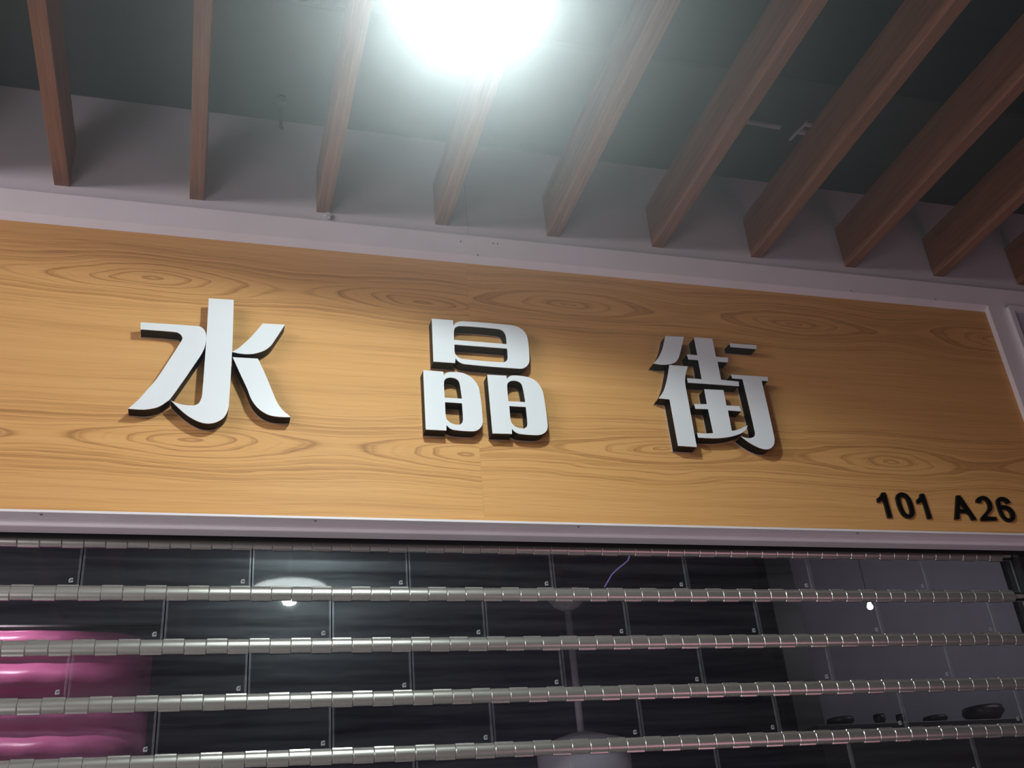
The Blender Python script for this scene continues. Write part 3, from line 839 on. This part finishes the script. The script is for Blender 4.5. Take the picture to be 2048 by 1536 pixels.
sp = empty('sprinkler', (0.811, -0.180, 3.785))
tag(sp, 'small dark sprinkler head hanging from the ceiling between second and third beams', 'sprinkler')
link('pipe', lathe('pipe', [(0, 0), (0.006, 0), (0.006, 0.0915), (0, 0.0915)], DARKOBJ, 12), sp)
link('rosette', lathe('rosette', [(0, 0.081), (0.017, 0.081), (0.014, 0.0915), (0, 0.0915)], DARKOBJ, 20), sp)
link('deflector', lathe('deflector', [(0, -0.030), (0.0085, -0.030), (0.0085, -0.026), (0.005, -0.022), (0.005, 0), (0, 0)], DARKOBJ, 16), sp)

bm = bmesh.new()
tube(bm, [(2.19, -0.366, 3.868), (2.30, -0.363, 3.868), (2.37, -0.361, 3.866), (2.398, -0.360, 3.866), (2.412, -0.3595, 3.867)], 0.0085, 10)
co = link('conduit_end', to_mesh('conduit_end', bm, PALE, True))
tag(co, 'short white conduit end on the dark ceiling between the sixth and seventh beams', 'pipe')
bm = bmesh.new()
tube(bm, [(2.480, -0.305, 3.871), (2.495, -0.395, 3.871)], 0.0055, 8)
box(bm, 2.498, 2.525, -0.389, -0.378, 3.866, 3.876)
box(bm, 2.492, 2.522, -0.352, -0.341, 3.866, 3.876)
br = link('ceiling_bracket', to_mesh('ceiling_bracket', bm, PALE))
tag(br, 'small white two-armed bracket on the dark ceiling beside the conduit end', 'bracket')
bm = bmesh.new()
random.seed(11)
bmesh.ops.create_icosphere(bm, subdivisions=2, radius=0.011)
for v in bm.verts:
    v.co *= random.uniform(0.6, 1.25)
    v.co.y *= 0.45
    v.co.x *= 1.15
tp = link('tape_scrap', to_mesh('tape_scrap', bm, TAPE), None, (0.962, YW - 0.010, 3.5205))
tag(tp, 'crumpled scrap of clear tape at the foot of the third beam', 'tape')

# ------------------------------------------------------------------ the closed shop behind the panes
sh = empty('wall_shop')
tag(sh, 'dark interior walls of the closed shop', kind='structure')
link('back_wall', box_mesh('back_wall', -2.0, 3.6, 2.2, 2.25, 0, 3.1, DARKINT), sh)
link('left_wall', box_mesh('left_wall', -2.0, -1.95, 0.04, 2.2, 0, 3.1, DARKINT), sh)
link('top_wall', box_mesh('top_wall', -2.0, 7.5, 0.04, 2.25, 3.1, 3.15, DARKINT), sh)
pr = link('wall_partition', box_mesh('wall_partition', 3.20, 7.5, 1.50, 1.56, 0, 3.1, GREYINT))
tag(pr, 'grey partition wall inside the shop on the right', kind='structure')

col = link('wall_column', box_mesh('wall_column', 3.10, 3.235, 1.42, 1.4995, 0, 3.1, DARKOBJ, 0.004))
tag(col, 'dark column at the left end of the grey shop partition', kind='structure')

# ruched pink curtain on the left
nx, nz = 60, 150
cx0, cx1, cz1, cz0 = -0.50, 0.545, 2.405, 1.2
bm = bmesh.new()
grid = []
for i in range(nx + 1):
    s = i / nx
    colv = []
    for j in range(nz + 1):
        t = j / nz
        x = cx0 + (cx1 - cx0) * s
        xx = (x - 0.20) / 0.36
        top = cz1 + 0.016 * (1 - min(1, xx * xx) * 1.6)
        z = top + (cz0 - top) * t
        d = (cz1 - z)
        ph = d / 0.094 + 0.05 * math.sin(6 * x) + 0.25
        edge = min(1.0, (cx1 - x) / 0.10)
        bul = 0.040 * abs(math.sin(math.pi * ph)) ** 0.8 * (0.35 + 0.65 * edge ** 0.5)
        fine = 0.0014 * math.sin(58 * x + 5 * ph) * edge
        y = 0.45 - bul - fine + 0.05 * (1 - edge) ** 2
        colv.append(bm.verts.new((x, y, z)))
    grid.append(colv)
for i in range(nx):
    for j in range(nz):
        bm.faces.new((grid[i][j], grid[i][j + 1], grid[i + 1][j + 1], grid[i + 1][j]))
geom = bmesh.ops.solidify(bm, geom=list(bm.faces), thickness=0.004)
cu = empty('pink_curtain', (0, 0.45, 1.2))
tag(cu, 'pink ruched satin curtain behind the lower left shutter panes', 'curtain')
c1 = link('cloth', to_mesh('cloth', bm, PINK, True), cu)
c1.matrix_parent_inverse = Matrix.Translation(-cu.location)
bm = bmesh.new()
tube(bm, [(-0.6, 0.47, 2.44), (0.57, 0.47, 2.44)], 0.008, 10)
c2 = link('rod', to_mesh('rod', bm, RAIL), cu)
c2.matrix_parent_inverse = Matrix.Translation(-cu.location)

# pendant lamp
pl = empty('pendant_lamp', (1.91, 0.80, 2.0))
tag(pl, 'unlit pale pendant lamp on a long rod behind the middle panes', 'lamp')
link('rod', lathe('rod', [(0, 0.165), (0.0125, 0.165), (0.0125, 0.60), (0, 0.60)], PALE, 10), pl)
link('shade', lathe('shade', [(0.004, 0.168), (0.05, 0.165), (0.145, 0.135), (0.155, 0.115), (0.150, -0.06), (0.145, -0.06), (0.148, 0.112), (0.05, 0.158)], PALE, 36), pl)
link('crystal_rose', lathe('crystal_rose', [(0, 0.585), (0.02, 0.588), (0.045, 0.60), (0.065, 0.625), (0.07, 0.65), (0, 0.655)], TAPE, 9, False), pl)
link('cable', lathe('cable', [(0, 0.65), (0.003, 0.65), (0.003, 1.0995), (0, 1.0995)], DARKOBJ, 8), pl)

# purple neon line, bulb standing in for a lamp's reflection
bm = bmesh.new()
tube(bm, [(1.895, 0.40, 2.541), (1.915, 0.40, 2.568), (1.925, 0.40, 2.582), (1.950, 0.40, 2.603), (1.972, 0.40, 2.618), (1.990, 0.40, 2.632), (2.02, 0.41, 2.70), (2.03, 0.42, 3.099)], 0.0022, 6)
ne = link('neon_tube', to_mesh('neon_tube', bm, NEON))
tag(ne, 'thin purple glowing tube behind the top row of panes', 'light tube')
bu = empty('reflection_bulb', (3.145, 0.80, 2.60))
tag(bu, 'small white bulb added for a lamp reflection in the second pane row on the right', 'bulb')
link('glass', lathe('glass', [(0, -0.012), (0.009, -0.008), (0.012, 0), (0.009, 0.009), (0.006, 0.018)], GLINT, 16), bu)
link('socket', lathe('socket', [(0.008, 0.016), (0.009, 0.018), (0.009, 0.045), (0, 0.045)], DARKOBJ, 12), bu)
link('cord', lathe('cord', [(0, 0.045), (0.002, 0.045), (0.002, 0.4995), (0, 0.4995)], GREYINT, 6), bu)

# dark cabinet with small pots in front of the partition
cab = empty('cabinet', (3.6, 1.21, 0))
tag(cab, 'dark cabinet against the grey partition inside the shop', 'cabinet')
link('carcass', box_mesh('carcass', -0.62, 0.8, -0.14, 0.19, 0.08, 2.19, DARKOBJ, 0.004), cab)
link('top_board', box_mesh('top_board', -0.64, 0.82, -0.16, 0.195, 2.1905, 2.215, DARKOBJ, 0.004), cab)
link('plinth', box_mesh('plinth', -0.60, 0.78, -0.12, 0.18, 0, 0.0795, DARKOBJ, 0.004), cab)
PL = ['small dark bowl at the left end of the cabinet top', 'small dark jar, second on the cabinet top', 'small dark jar, third on the cabinet top',
      'low dark dish, fourth on the cabinet top', 'wide dark bowl at the right end of the cabinet top']
for lb, x, w, h in zip(PL, (3.12, 3.30, 3.40, 3.56, 3.80), (0.055, 0.024, 0.020, 0.05, 0.085), (0.035, 0.045, 0.042, 0.03, 0.06)):
    o = link('pot', lathe('pot', [(0, 0), (w * 0.6, 0), (w, h * 0.6), (w * 0.92, h), (w * 0.85, h), (w * 0.8, h * 0.6), (0, h * 0.2)], DARKOBJ, 18), None, (x, 1.13, 2.2155))
    tag(o, lb, 'pot', 'dark pots on the cabinet')

# ------------------------------------------------------------------ haze box added to imitate the lamp's lens bloom
mt, nt, out = new_mat('bloom_haze')
vol = node(nt, 'ShaderNodeVolumeScatter', i_Density=0.15, i_Anisotropy=0.74)
vol.inputs['Color'].default_value = (0.92, 0.97, 1.0, 1)
nt.links.new(vol.outputs[0], out.inputs['Volume'])
hz = link('haze', box_mesh('haze', -0.4, 2.6, -2.3, -0.50, 2.50, 3.53, mt))
tag(hz, 'haze layer added under the beams to imitate the lens bloom of the lit lamp', 'haze', kind='stuff')
